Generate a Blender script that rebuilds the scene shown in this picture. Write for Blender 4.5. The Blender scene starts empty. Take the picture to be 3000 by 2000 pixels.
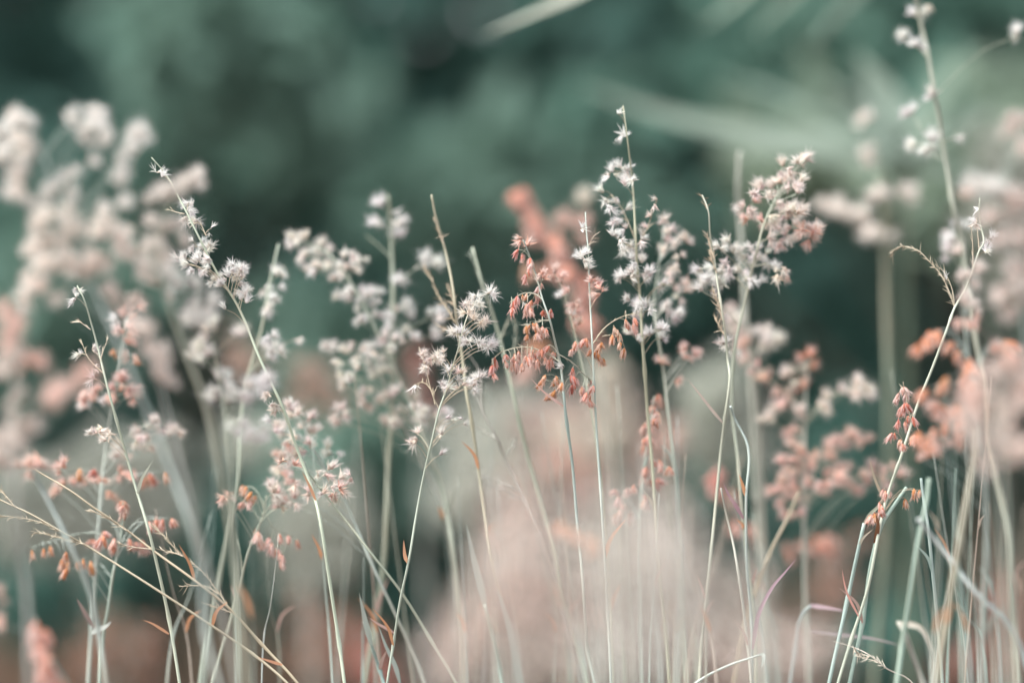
import bpy, math, random
from mathutils import Vector, Matrix, Quaternion, Euler

random.seed(11)
sc = bpy.context.scene
COL = sc.collection

# ------------------------------------------------------------------ camera
FOC, DIST, FSTOP, CAM_H, PITCH = 85.0, 1.18, 1.8, 0.66, math.radians(3.0)
cam_d = bpy.data.cameras.new('camera')
cam = bpy.data.objects.new('camera', cam_d)
COL.objects.link(cam)
cam.location = (0, 0, CAM_H)
cam.rotation_euler = (math.radians(90) - PITCH, 0, 0)
cam_d.lens = FOC
cam_d.sensor_width = 36
cam_d.clip_start = 0.02
cam_d.clip_end = 400
cam_d.dof.use_dof = True
cam_d.dof.focus_distance = DIST
cam_d.dof.aperture_fstop = FSTOP
sc.camera = cam

# ------------------------------------------------------------------ overcast sky and weak broad sun
SUN_EL, SUN_AZ = math.radians(58), math.radians(250)
world = bpy.data.worlds.new('World')
sc.world = world
world.use_nodes = True
wn = world.node_tree
wn.nodes.clear()
sky = wn.nodes.new('ShaderNodeTexSky')
sky.sky_type = 'NISHITA'
sky.sun_disc = False
sky.sun_elevation = SUN_EL
sky.sun_rotation = SUN_AZ
sky.dust_density = 4.0
hs = wn.nodes.new('ShaderNodeHueSaturation')
hs.inputs['Saturation'].default_value = 0.3      # cloud cover greys the sky
bg = wn.nodes.new('ShaderNodeBackground')
bg.inputs['Strength'].default_value = 0.15
wo = wn.nodes.new('ShaderNodeOutputWorld')
wn.links.new(sky.outputs[0], hs.inputs['Color'])
wn.links.new(hs.outputs[0], bg.inputs['Color'])
wn.links.new(bg.outputs[0], wo.inputs['Surface'])
sun_d = bpy.data.lights.new('sun', 'SUN')
sun_d.energy = 1.0
sun_d.angle = math.radians(24)
sun_d.color = (1.0, 0.97, 0.93)
sun = bpy.data.objects.new('sun', sun_d)
COL.objects.link(sun)
# sky rotation 0 = +Y, turning clockwise seen from above
sd = Vector((math.sin(SUN_AZ) * math.cos(SUN_EL), math.cos(SUN_AZ) * math.cos(SUN_EL), math.sin(SUN_EL)))
sun.rotation_euler = sd.to_track_quat('Z', 'Y').to_euler()

sc.view_settings.view_transform = 'Standard'
sc.view_settings.look = 'None'
sc.view_settings.gamma = 1.0
sc.view_settings.use_curve_mapping = False
sc.view_settings.exposure = 1.5
sc.cycles.use_denoising = True
sc.cycles.denoiser = 'OPENIMAGEDENOISE'
sc.cycles.max_bounces = 8
sc.cycles.transmission_bounces = 6
sc.cycles.use_adaptive_sampling = False

# ------------------------------------------------------------------ placing: photo point + distance -> world
RM = cam.rotation_euler.to_matrix()
CL = Vector(cam.location)
BL = (FOC / FSTOP) / (DIST * 1000) * FOC / 36 * 3000     # blur of infinitely far things, in photo pixels
PXM = 36 / FOC / 3000                                     # metres per photo pixel at 1 m


def P(px, py, d):
    return CL + RM @ Vector(((px - 1500) * PXM * d, -(py - 1000) * PXM * d, -d))


def dep(b):
    """distance at which a thing is blurred by b photo pixels: b > 0 behind the focal plane, b < 0 before it"""
    return DIST / (1 - b / BL) if b >= 0 else DIST / (1 + (-b) / BL)


def pts(s):
    return [tuple(float(v) for v in p.split(',')) for p in s.split()]


# ------------------------------------------------------------------ materials
def mat(name):
    m = bpy.data.materials.new(name)
    m.use_nodes = True
    m.node_tree.nodes.clear()
    return m, m.node_tree.nodes, m.node_tree.links


def leafy(name, sat=1.0, val=1.0, trans=0.4, noise_scale=60.0, amount=0.25, rough=0.6, color=None, color2=None, gloss=0.15, tint=None, tfac=0.0):
    m, n, l = mat(name)
    out = n.new('ShaderNodeOutputMaterial')
    tc = n.new('ShaderNodeTexCoord')
    nz = n.new('ShaderNodeTexNoise')
    nz.inputs['Scale'].default_value = noise_scale
    nz.inputs['Detail'].default_value = 3
    l.new(tc.outputs['Object'], nz.inputs['Vector'])
    if color is None:
        oi = n.new('ShaderNodeObjectInfo')
        hsv = n.new('ShaderNodeHueSaturation')
        hsv.inputs['Saturation'].default_value = sat
        if tint:
            tm = n.new('ShaderNodeMix')
            tm.data_type = 'RGBA'
            tm.inputs[0].default_value = tfac
            tm.inputs[7].default_value = (*tint, 1)
            l.new(oi.outputs['Color'], tm.inputs[6])
            l.new(tm.outputs[2], hsv.inputs['Color'])
        else:
            l.new(oi.outputs['Color'], hsv.inputs['Color'])
        mr = n.new('ShaderNodeMapRange')
        mr.inputs['To Min'].default_value = val * (1 - amount)
        mr.inputs['To Max'].default_value = val * (1 + amount * 0.5)
        ad = n.new('ShaderNodeMath')
        ad.operation = 'ADD'
        l.new(nz.outputs['Fac'], ad.inputs[0])
        sb = n.new('ShaderNodeMath')
        sb.operation = 'MULTIPLY_ADD'
        sb.inputs[1].default_value = 0.5
        sb.inputs[2].default_value = -0.25
        l.new(oi.outputs['Random'], sb.inputs[0])
        l.new(sb.outputs[0], ad.inputs[1])
        l.new(ad.outputs[0], mr.inputs['Value'])
        l.new(mr.outputs[0], hsv.inputs['Value'])
        c = hsv.outputs[0]
    else:
        rp = n.new('ShaderNodeValToRGB')
        rp.color_ramp.elements[0].position = 0.35
        rp.color_ramp.elements[0].color = (*color, 1)
        rp.color_ramp.elements[1].position = 0.65
        rp.color_ramp.elements[1].color = (*(color2 or color), 1)
        l.new(nz.outputs['Fac'], rp.inputs['Fac'])
        c = rp.outputs[0]
    df = n.new('ShaderNodeBsdfPrincipled')
    df.inputs['Roughness'].default_value = rough
    df.inputs['Specular IOR Level'].default_value = gloss
    tr = n.new('ShaderNodeBsdfTranslucent')
    mx = n.new('ShaderNodeMixShader')
    mx.inputs[0].default_value = trans
    l.new(c, df.inputs['Base Color'])
    l.new(c, tr.inputs['Color'])
    l.new(df.outputs[0], mx.inputs[1])
    l.new(tr.outputs[0], mx.inputs[2])
    l.new(mx.outputs[0], out.inputs['Surface'])
    return m


M_HAIR = leafy('silky_hair', 1.0, 1.0, 0.5, 200, 0.1, 0.5, tint=(0.87, 0.87, 0.82), tfac=0.38)
M_BODY = leafy('spikelet_husk', 1.25, 0.95, 0.35, 300, 0.3, 0.5, tint=(0.80, 0.56, 0.40), tfac=0.15)
M_CULM = leafy('stem_skin', 1.0, 1.0, 0.12, 40, 0.3, 0.5, gloss=0.3)


def weather(m, straw, scale, lo, hi):
    """dry straw-coloured stretches along a stem or leaf"""
    n, l = m.node_tree.nodes, m.node_tree.links
    bs = next(x for x in n if x.type == 'BSDF_PRINCIPLED')
    tr = next(x for x in n if x.type == 'BSDF_TRANSLUCENT')
    src = bs.inputs['Base Color'].links[0].from_socket
    tc = next(x for x in n if x.type == 'TEX_COORD')
    nz = n.new('ShaderNodeTexNoise'); nz.inputs['Scale'].default_value = scale; nz.inputs['Detail'].default_value = 4
    oi = n.new('ShaderNodeObjectInfo')
    ad = n.new('ShaderNodeVectorMath'); ad.operation = 'ADD'
    l.new(tc.outputs['Object'], ad.inputs[0]); l.new(oi.outputs['Location'], ad.inputs[1])
    l.new(ad.outputs[0], nz.inputs['Vector'])
    mr = n.new('ShaderNodeMapRange'); mr.inputs['From Min'].default_value = lo; mr.inputs['From Max'].default_value = hi
    mr.inputs['To Max'].default_value = 0.45
    l.new(nz.outputs['Fac'], mr.inputs['Value'])
    mx = n.new('ShaderNodeMix'); mx.data_type = 'RGBA'
    l.new(mr.outputs[0], mx.inputs[0]); l.new(src, mx.inputs[6]); mx.inputs[7].default_value = (*straw, 1)
    for s_ in (bs.inputs['Base Color'], tr.inputs['Color']):
        l.new(mx.outputs[2], s_)


weather(M_CULM, (0.50, 0.42, 0.30), 14, 0.5, 0.72)
M_BLADE = leafy('leaf_skin', 1.0, 1.0, 0.4, 30, 0.3, 0.5, gloss=0.25)
M_SHRUB = leafy('shrub_leaf', color=(0.09, 0.18, 0.142), color2=(0.12, 0.215, 0.17), trans=0.3, noise_scale=5, gloss=0.12)
M_SHRUB2 = leafy('pale_shrub_leaf', color=(0.15, 0.25, 0.2), color2=(0.18, 0.285, 0.23), trans=0.4, noise_scale=5, gloss=0.12)
M_PALE = leafy('glaucous_leaf', color=(0.22, 0.30, 0.235), color2=(0.26, 0.33, 0.245), trans=0.4, noise_scale=5, gloss=0.12)
M_DARK = leafy('hedge_leaf', color=(0.078, 0.168, 0.138), color2=(0.10, 0.20, 0.165), trans=0.25, noise_scale=3, gloss=0.08)
M_DRY = leafy('dry_grass_blade', color=(0.20, 0.085, 0.05), color2=(0.20, 0.19, 0.145), trans=0.3, noise_scale=3.2)
M_BARK = leafy('bark', color=(0.035, 0.045, 0.035), color2=(0.06, 0.065, 0.05), trans=0.0, noise_scale=25)


def soil():
    m, n, l = mat('soil')
    out = n.new('ShaderNodeOutputMaterial')
    tc = n.new('ShaderNodeTexCoord')
    a = n.new('ShaderNodeTexNoise'); a.inputs['Scale'].default_value = 2.2; a.inputs['Detail'].default_value = 8
    b = n.new('ShaderNodeTexNoise'); b.inputs['Scale'].default_value = 90; b.inputs['Detail'].default_value = 5
    l.new(tc.outputs['Object'], a.inputs['Vector']); l.new(tc.outputs['Object'], b.inputs['Vector'])
    rp = n.new('ShaderNodeValToRGB')
    e = rp.color_ramp.elements
    e[0].position = 0.35; e[0].color = (0.06, 0.045, 0.035, 1)
    e[1].position = 0.7; e[1].color = (0.15, 0.105, 0.08, 1)
    l.new(a.outputs['Fac'], rp.inputs['Fac'])
    bp = n.new('ShaderNodeBump'); bp.inputs['Strength'].default_value = 0.6; bp.inputs['Distance'].default_value = 0.02
    l.new(b.outputs['Fac'], bp.inputs['Height'])
    p = n.new('ShaderNodeBsdfPrincipled'); p.inputs['Roughness'].default_value = 0.9
    l.new(rp.outputs[0], p.inputs['Base Color']); l.new(bp.outputs[0], p.inputs['Normal'])
    l.new(p.outputs[0], out.inputs['Surface'])
    return m


M_SOIL = soil()


# ------------------------------------------------------------------ mesh helpers
class MB:
    def __init__(self):
        self.v, self.f, self.m, self.s = [], [], [], []

    def face(self, idx, m=0, s=False):
        self.f.append(idx); self.m.append(m); self.s.append(s)

    def tube(self, path, r0, r1, n=6, m=0, radii=None):
        """tapered tube along a list of world points"""
        k = len(path)
        base = len(self.v)
        up = Vector((0.31, 0.9, 0.29))
        for i, p in enumerate(path):
            a, b = path[max(0, i - 1)], path[min(k - 1, i + 1)]
            t = (b - a)
            if t.length < 1e-9:
                t = Vector((0, 0, 1))
            t.normalize()
            x = t.cross(up); x.normalize()
            y = t.cross(x)
            r = radii[i] if radii else r0 + (r1 - r0) * i / (k - 1)
            for j in range(n):
                an = 2 * math.pi * j / n
                self.v.append(p + x * (math.cos(an) * r) + y * (math.sin(an) * r))
        for i in range(k - 1):
            for j in range(n):
                a = base + i * n + j; b = base + i * n + (j + 1) % n
                self.face((a, b, b + n, a + n), m, True)
        self.face(tuple(base + (k - 1) * n + j for j in range(n)), m)

    def sliver(self, p, d, length, w, m=0, side=None, bend=None):
        """a tapered hair: three points wide at the foot, one at the tip"""
        d = d.normalized()
        s = d.cross(side or Vector((random.uniform(-1, 1), random.uniform(-1, 1), random.uniform(-1, 1))))
        if s.length < 1e-6:
            s = d.orthogonal()
        s.normalize()
        i = len(self.v)
        q = p + d * (length * 0.55) + (bend * length * 0.1 if bend else Vector())
        t = p + d * length + (bend * length * 0.35 if bend else Vector())
        self.v += [p - s * w * 0.5, p + s * w * 0.5, q + s * w * 0.42, q - s * w * 0.42, t]
        self.face((i, i + 1, i + 2, i + 3), m); self.face((i + 3, i + 2, i + 4), m)

    def ovoid(self, c, axis, length, r, m=0, n=6, k=4, taper=0.0):
        axis = axis.normalized()
        x = axis.orthogonal().normalized(); y = axis.cross(x)
        base = len(self.v)
        self.v.append(c)
        for i in range(1, k):
            t = i / k
            rr = r * math.sin(math.pi * t ** (0.75 + taper))
            for j in range(n):
                an = 2 * math.pi * (j + 0.5 * (i % 2)) / n
                self.v.append(c + axis * (length * t) + x * (math.cos(an) * rr) + y * (math.sin(an) * rr))
        self.v.append(c + axis * length)
        e = len(self.v) - 1
        for j in range(n):
            self.face((base, base + 1 + (j + 1) % n, base + 1 + j), m, True)
            for i in range(k - 2):
                a = base + 1 + i * n + j; b = base + 1 + i * n + (j + 1) % n
                self.face((a, b, b + n, a + n), m, True)
            self.face((e, e - n + j, e - n + (j + 1) % n), m, True)

    def blade(self, path, width, m=0, fold=0.25, norm=Vector((0, -1, 0.3))):
        """a grass leaf: V-folded strip tapering to a point"""
        k = len(path); base = len(self.v)
        for i, p in enumerate(path):
            a, b = path[max(0, i - 1)], path[min(k - 1, i + 1)]
            t = (b - a).normalized()
            s = t.cross(norm).normalized()
            nn = s.cross(t)
            u = i / (k - 1)
            w = width * 0.5 * (min(1, 0.45 + u * 2.2)) * (1 - u ** 2.2) + 1e-5
            self.v += [p - s * w + nn * (w * fold), p.copy(), p + s * w + nn * (w * fold)]
        for i in range(k - 1):
            a = base + 3 * i
            self.face((a, a + 1, a + 4, a + 3), m, True); self.face((a + 1, a + 2, a + 5, a + 4), m, True)

    def add(self, me_v, me_f, me_m, M):
        b = len(self.v)
        self.v += [M @ v for v in me_v]
        for f, mi in zip(me_f, me_m):
            self.face(tuple(b + i for i in f), mi)

    def mesh(self, name, mats):
        me = bpy.data.meshes.new(name)
        me.from_pydata([tuple(v) for v in self.v], [], self.f)
        for m in mats:
            me.materials.append(m)
        me.polygons.foreach_set('material_index', self.m)
        me.polygons.foreach_set('use_smooth', self.s)
        me.update()
        return me


def link(name, me, parent=None, color=None, M=None, kind=None):
    o = bpy.data.objects.new(name, me)
    COL.objects.link(o)
    if parent is not None:
        o.parent = parent
    if M is not None:
        o.matrix_basis = M
    if color:
        o.color = (*color, 1)
    if kind:
        o['kind'] = kind
    return o


def thing(name, loc, label, cat, group=None):
    e = bpy.data.objects.new(name, None)
    e.empty_display_size = 0.02
    COL.objects.link(e)
    e.location = loc
    e['label'] = label; e['category'] = cat
    if group:
        e['group'] = group
    return e


def rv(s=1.0):
    return Vector((random.gauss(0, 1), random.gauss(0, 1), random.gauss(0, 1))) * s


def smooth(path, sub=4):
    """a curve through the points; tangents scaled by each chord so that uneven spacing does not overshoot"""
    k = len(path)
    tg = []
    for i in range(k):
        a = (path[i] - path[i - 1]) if i else (path[1] - path[0])
        b = (path[i + 1] - path[i]) if i < k - 1 else a
        t = a.normalized() + b.normalized()
        tg.append(t.normalized() if t.length > 1e-6 else b.normalized())
    out = []
    for i in range(k - 1):
        p, q = path[i], path[i + 1]
        c = (q - p).length
        m0, m1 = tg[i] * c, tg[i + 1] * c
        for j in range(sub):
            t = j / sub
            h = t * t; g = h * t
            out.append(p * (2 * g - 3 * h + 1) + m0 * (g - 2 * h + t) + q * (3 * h - 2 * g) + m1 * (g - h))
    out.append(path[-1])
    return out


# ------------------------------------------------------------------ spikelets (axis +Z, foot at the origin)
MM = 0.001


def fluff_bm(seed, hairs=70, open_=0.52, L=4.4):
    random.seed(seed)
    b = MB()
    z = Vector((0, 0, 1))
    b.ovoid(Vector(), z + rv(.1), 3.1 * MM, 0.85 * MM, 1, 5, 4)
    for i in range(3):
        a = i * 2.1 + random.random()
        b.sliver(z * 0.4 * MM, Vector((math.cos(a) * .55, math.sin(a) * .55, 1)), 3.9 * MM, 0.9 * MM, 1, bend=Vector((math.cos(a), math.sin(a), 0)))
    for i in range(hairs):
        a = random.uniform(0, 6.283); t = random.random() ** 0.7 * open_ * 1.75
        d = Vector((math.cos(a) * math.sin(t), math.sin(a) * math.sin(t), math.cos(t)))
        b.sliver(z * random.uniform(0.3, 1.8) * MM, d, random.uniform(0.65, 1.12) * L * MM, random.uniform(0.13, 0.32) * MM, 0, bend=rv(.45))
    return b


def bud_bm(seed):
    random.seed(seed)
    b = MB()
    z = Vector((0, 0, 1))
    b.ovoid(Vector(), z + rv(.06), 5.0 * MM, 0.85 * MM, 1, 6, 5)
    b.ovoid(Vector((0.35 * MM, 0, 0.4 * MM)), z + Vector((.16, .05, 0)), 4.8 * MM, 0.62 * MM, 0, 5, 4)
    for i in range(16):
        a = random.uniform(0, 6.283); t = random.uniform(0.0, .5)
        d = Vector((math.cos(a) * math.sin(t), math.sin(a) * math.sin(t), math.cos(t)))
        o = Vector((math.cos(a), math.sin(a), 0)) * 0.8 * MM + z * random.uniform(0.8, 3.4) * MM
        b.sliver(o, d, random.uniform(2.0, 3.6) * MM, 0.34 * MM, 0, bend=rv(.2))
    return b


def husk_bm(seed):
    random.seed(seed)
    b = MB()
    for s in (-1, 1):
        b.sliver(Vector(), Vector((s * .35, .1 * s, 1)), 3.8 * MM, 0.9 * MM, 0, side=Vector((0, 1, 0)), bend=Vector((s * .5, 0, 0)))
    for i in range(5):
        b.sliver(Vector((0, 0, .5 * MM)), Vector((random.gauss(0, .5), random.gauss(0, .5), 1)), 4 * MM, .3 * MM, 0, bend=rv(.3))
    return b


SP = {'star': [fluff_bm(110 + s, 54, 0.82, 4.7) for s in range(4)],
      'fluff': [fluff_bm(s) for s in range(6)],
      'dense': [fluff_bm(20 + s, 66, 0.66, 4.3) for s in range(4)],
      'half': [fluff_bm(40 + s, 38, 0.36, 4.6) for s in range(5)],
      'bud': [bud_bm(60 + s) for s in range(5)],
      'husk': [husk_bm(80 + s) for s in range(4)]}
SPM = {k: [b.mesh('spikelet_' + k, [M_HAIR, M_BODY]) for b in v] for k, v in SP.items()}
random.seed(5)

WHITE = (0.86, 0.845, 0.815); CREAM = (0.86, 0.805, 0.755); BLUSH = (0.85, 0.75, 0.695); PINK = (0.82, 0.57, 0.50)
SALMON = (0.77, 0.43, 0.35); RED = (0.73, 0.33, 0.28); ORANGE = (0.73, 0.40, 0.25); BEIGE = (0.72, 0.67, 0.58); ORANGE_SALMON = (0.78, 0.38, 0.25)
GLAUC = (0.50, 0.575, 0.515); OLIVE = (0.44, 0.475, 0.385); STRAW = (0.54, 0.47, 0.35); GREY = (0.42, 0.42, 0.37); TEAL = (0.42, 0.54, 0.48)


def vary(c, k=0.1):
    g = random.uniform(1 - k, 1 + k * .6)
    return tuple(min(0.85, max(0.01, x * g * random.uniform(1 - k * .4, 1 + k * .4))) for x in c)


def orient(axis):
    return axis.to_track_quat('Z', 'Y') @ Quaternion((0, 0, 1), random.uniform(0, 6.283))


def islands(b):
    """split the tubes of a builder into one builder each"""
    par = list(range(len(b.v)))

    def find(a):
        while par[a] != a:
            par[a] = par[par[a]]; a = par[a]
        return a
    for f in b.f:
        for k in f[1:]:
            par[find(k)] = find(f[0])
    out = {}
    for fi, f in enumerate(b.f):
        out.setdefault(find(f[0]), []).append(fi)
    res = []
    for fs in out.values():
        m = MB(); ids = {}
        for fi in fs:
            for k in b.f[fi]:
                if k not in ids:
                    ids[k] = len(m.v); m.v.append(b.v[k])
            m.face(tuple(ids[k] for k in b.f[fi]), b.m[fi], b.s[fi])
        res.append(m)
    return res


GRP = 'seeding grass stems of the meadow'


def stem(label, b, culm, w=1.9, color=GLAUC, heads=(), name='grass_stem', cat='grass stem', group=GRP, leaves=(), twigs=(),
         joined=False, top=0.3, node=True, djit=0.008, tipcolor=None):
    """culm: photo points from the foot to the tip; heads: (type, colour, size, jitter px, per point, points); twigs: bare branches;
    leaves: (colour, width mm, photo points)"""
    d = dep(b)
    grow = 1.15 if abs(b) < 8 else (1.3 if abs(b) < 20 else 1.5)
    cp = pts(culm)
    line = [P(x, y, d + 0.004 * math.sin(i * 1.7)) for i, (x, y) in enumerate(cp)]
    # down to the ground
    a, c = line[0], line[1]
    run = (a - c)
    k = min(1.2, abs(run.x / max(1e-4, -run.z)))
    foot = Vector((a.x + math.copysign(k, run.x) * a.z * 0.45, a.y + random.uniform(-.05, .05), -0.01))
    mid = a.lerp(foot, 0.5); mid.x += math.copysign(k, run.x) * a.z * 0.12
    full = smooth([foot, mid] + line, 4)
    root = thing(name, (foot.x, foot.y, 0), label, cat, group)
    O = Vector((foot.x, foot.y, 0))
    sub = lambda L: [p - O for p in L]
    n = len(full)
    radii = []
    for i in range(n):
        u = i / (n - 1)
        r = w * MM * 0.38 * (1.1 - (1 - top) * max(0, (u - 0.25) / 0.75) ** 1.3)
        if node and i % 19 == 12 and u < .75:
            r *= 1.4
        radii.append(max(r, 0.16 * MM))
    m = MB(); m.tube(sub(full), 0, 0, 7, 0, radii)
    link('culm', m.mesh('culm', [M_CULM]), root, vary(color, .08))
    for col, lw, lp in leaves:
        q = pts(lp)
        L = smooth([P(x, y, d - 0.002 - 0.012 * i / len(q)) for i, (x, y) in enumerate(q)], 4)
        lb = MB(); lb.blade(sub(L), lw * MM)
        link('leaf_blade', lb.mesh('leaf_blade', [M_BLADE]), root, vary(col, .08))
    if node and abs(b) < 40 and random.random() < .6:      # a short sheath leaf springing from a joint
        k = [i for i in range(1, len(cp) - 1) if 1350 < cp[i][1] < 1980]
        if k:
            x, y = cp[random.choice(k)]
            sg = random.choice((-1, 1)); ln = random.uniform(45, 150)
            q = [(x, y), (x + sg * ln * .12, y - ln * .4), (x + sg * ln * random.uniform(.25, .5), y - ln * random.uniform(.6, .95))]
            L = smooth([P(u, v, d - .004 * t) for t, (u, v) in enumerate(q)], 4)
            lb = MB(); lb.blade(sub(L), random.uniform(1.3, 2.4) * MM)
            link('leaf_blade', lb.mesh('leaf_blade', [M_BLADE]), root, random.choice(((0.70, 0.36, 0.2), (0.6, 0.42, 0.36), color, (0.55, 0.5, 0.4))))
    if not heads and not twigs:
        return root
    # panicle: thin branches, spikelets as its sub-parts
    br = MB()
    spots = []
    ymin, ymax = cp[-1][1], cp[0][1]

    def on_culm(y):
        y = min(max(y, min(p[1] for p in cp)), ymax)
        for i in range(len(cp) - 1):
            (x0, y0), (x1, y1) = cp[i], cp[i + 1]
            if min(y0, y1) <= y <= max(y0, y1) and y0 != y1:
                t = (y - y0) / (y1 - y0)
                return x0 + (x1 - x0) * t, y, d
        return cp[-1][0], cp[-1][1], d
    tws = []
    for tw in twigs:
        q = pts(tw)
        L = smooth([P(x, y, d + 0.003 * i) for i, (x, y) in enumerate(q)], 6)
        fl = smooth([Vector((x, y, d + 0.003 * i)) for i, (x, y) in enumerate(q)], 6)
        tws += list(zip(fl, L))
        tb = MB()
        tb.tube(sub(L), 0.36 * MM, 0.15 * MM, 4)
        bare = 3 if not heads or len(q) > 6 else 1
        for i in range(1, len(L) - 1):                      # stubs and hairs left where the seeds have gone
            for _ in range(bare):
                if random.random() < .75:
                    t = (L[i + 1] - L[i - 1]).normalized()
                    dv = (t + rv(.45)).normalized()
                    tb.sliver(L[i] - O, dv, random.uniform(2.0, 5.6) * MM, .46 * MM, bend=rv(.3))
        link('side_branch', tb.mesh('side_branch', [M_CULM]), root, vary(tipcolor or color, .05))
    if not heads:
        return root
    for typ, colr, size, jit, per, ps in heads:
        for (x, y) in pts(ps):
            hx, hy = x, y
            off = abs(hx - on_culm(hy)[0])
            ax, ay, _ = on_culm(hy + 14 + off * random.uniform(.55, .95))
            hd = d + random.gauss(0, djit)
            tip = P(hx, hy, hd); att = P(ax, ay, d)
            if tws:
                near = min(tws, key=lambda t: (t[0].x - hx) ** 2 + (t[0].y - hy - 8) ** 2)
                dd = math.hypot(near[0].x - hx, near[0].y - hy)
                if dd < min(70, off * .9):
                    att = near[1]; off = dd
            mid = att.lerp(tip, .55) + Vector((0, 0, (tip - att).length * .10))
            if typ == 'bud':
                mid.z += (tip - att).length * .12
            L = smooth([att, mid, tip], 3)
            if off > 10:
                br.tube(sub(L), 0.19 * MM, 0.12 * MM, 4)
            bd = (tip - mid).normalized() if (tip - mid).length > 1e-5 else Vector((0, 0, 1))
            for j in range(per if isinstance(per, int) else random.randint(*per)):
                o = Vector((random.gauss(0, 1), random.gauss(0, .8), random.gauss(0, 1))) * jit * PXM * hd * .6
                if typ == 'bud':
                    ax_ = Vector((random.gauss(0, .32), random.gauss(0, .3), -1)) + bd * .2
                else:
                    ax_ = bd * .55 + rv(.75) + Vector((0, -.15, .1))
                spots.append((typ, colr, tip + o, ax_, size * grow * random.uniform(.68, 1.25)))
                if j and not joined:
                    br.tube(sub([mid.lerp(tip, .5), tip + o]), 0.17 * MM, 0.13 * MM, 3)
    if joined or abs(b) >= 4 and len(islands(br)) > 8:
        pan = link('panicle', br.mesh('panicle', [M_CULM]), root, vary(tipcolor or color, .05))
    else:                                                   # a head of a few spikelets: each pedicel on its own
        pan = link('panicle', None, root)
        for tri in islands(br):
            link('pedicel', tri.mesh('pedicel', [M_CULM]), pan, vary(tipcolor or color, .05))
    if joined:
        by = {}
        for s in spots:
            by.setdefault(s[1], []).append(s)
        for colr, ss in by.items():
            g = MB()
            for typ, _, p, ax_, sz in ss:
                src = random.choice(SP[typ])
                g.add(src.v, src.f, src.m, Matrix.Translation(p - O) @ orient(ax_).to_matrix().to_4x4() @ Matrix.Scale(sz, 4))
            link('seed_fluff', g.mesh('seed_fluff', [M_HAIR, M_BODY]), pan, colr, kind='stuff')
    else:
        for typ, colr, p, ax_, sz in spots:
            link('spikelet', random.choice(SPM[typ]), pan, vary(colr, .12),
                 Matrix.Translation(p - O) @ orient(ax_).to_matrix().to_4x4() @ Matrix.Scale(sz, 4))
    return root


# ------------------------------------------------------------------ ground
def ground():
    m = MB()
    n = 60
    xs = [(-1 + 2 * i / n) for i in range(n + 1)]
    for j in range(n + 1):
        for i in range(n + 1):
            x = math.copysign(abs(xs[i]) ** 2.2, xs[i]) * 90; y = math.copysign(abs(xs[j]) ** 2.2, xs[j]) * 90 + 2
            m.v.append(Vector((x, y, random.uniform(-.012, .012) if abs(x) < 10 else 0)))
    for j in range(n):
        for i in range(n):
            a = j * (n + 1) + i
            m.face((a, a + 1, a + n + 2, a + n + 1), 0, True)
    link('ground', m.mesh('ground', [M_SOIL]), None, kind='structure')


ground()


# ------------------------------------------------------------------ background shrubs
def leaf_quad(m, p, L, W, mi=0, up=None):
    d = (rv() + (up or Vector((0, -.4, -.2)))).normalized()
    s = d.cross(rv()).normalized()
    n = d.cross(s)
    i = len(m.v)
    m.v += [p, p + d * L * .45 + s * W * .5 + n * W * .12, p + d * L, p + d * L * .45 - s * W * .5 + n * W * .12]
    m.face((i, i + 1, i + 2), mi); m.face((i, i + 2, i + 3), mi)


def shrub(label, loc, clumps, leaf=(.07, .035), mats=(M_SHRUB,), name='shrub', trunk_r=.03, fork=.35, cat='shrub', density=1.0):
    """clumps: (centre, radius, leaves, material index)"""
    root = thing(name, loc, label, cat, 'shrubs behind the meadow grass')
    O = Vector(loc)
    t = MB(); c = MB()
    base = Vector((0, 0, -.02)); fk = Vector((0, 0, fork))
    t.tube([base, fk * .5 + Vector((.01, .01, 0)), fk], trunk_r, trunk_r * .75, 7)
    for (ce, r, n, mi) in clumps:
        q = Vector(ce) - O
        t.tube(smooth([fk * .9, fk.lerp(q, .5) + rv(.03), q], 3), trunk_r * .3, trunk_r * .1, 5)
        for i in range(int(n * density)):
            v = rv(); v.normalize()
            p = q + v * r * random.random() ** .45 * Vector((1, 1, 1)).length / 1.732
            k = random.uniform(.65, 1.25)
            leaf_quad(c, p, leaf[0] * k, leaf[1] * k, mi)
    link('trunk', t.mesh('trunk', [M_BARK]), root)
    link('crown', c.mesh('crown', list(mats)), root, kind='stuff')
    return root


def blob(px, py, d, r, n, mi=0):
    return (P(px, py, d), r, n, mi)


def hedge(label, x0, x1, y0, y1, z1, n, name='hedge_bush'):
    """a deep mass of leaves from the ground up"""
    cx, cy = (x0 + x1) / 2, (y0 + y1) / 2
    root = thing(name, (cx, cy, 0), label, 'hedge', 'shrubs behind the meadow grass')
    t = MB(); c = MB()
    for k in range(4):
        bx = random.uniform(x0, x1) - cx
        t.tube(smooth([Vector((bx, .5, -.02)), Vector((bx + .1, .55, z1 * .4)), Vector((bx + random.uniform(-.3, .3), .5, z1 * .85))], 3), .035, .01, 6)
    for i in range(n):
        z = random.uniform(0.0, z1)
        f = y0 - cy + .25 * math.sin(z * 5 + cx * 3) * math.sin((cx + z) * 7)
        y = f + (y1 - y0) * random.random() ** 1.6
        x = random.uniform(x0, x1) - cx
        k = random.uniform(.7, 1.3)
        leaf_quad(c, Vector((x, y, z)), .12 * k, .07 * k)
    link('trunk', t.mesh('trunk', [M_BARK]), root)
    link('crown', c.mesh('crown', [M_DARK]), root, kind='stuff')


hedge('dark green hedge bush in deep shade behind the white seed heads at left', -2.6, -.55, 4.0, 5.6, 2.9, 13000)
hedge('dark green hedge bush in the middle, behind the red budding stems', -.6, .65, 4.1, 5.6, 2.9, 9000)
hedge('dark green hedge bush behind the strap-leaved plant at right', .6, 2.7, 4.0, 5.6, 2.9, 13000)

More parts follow.
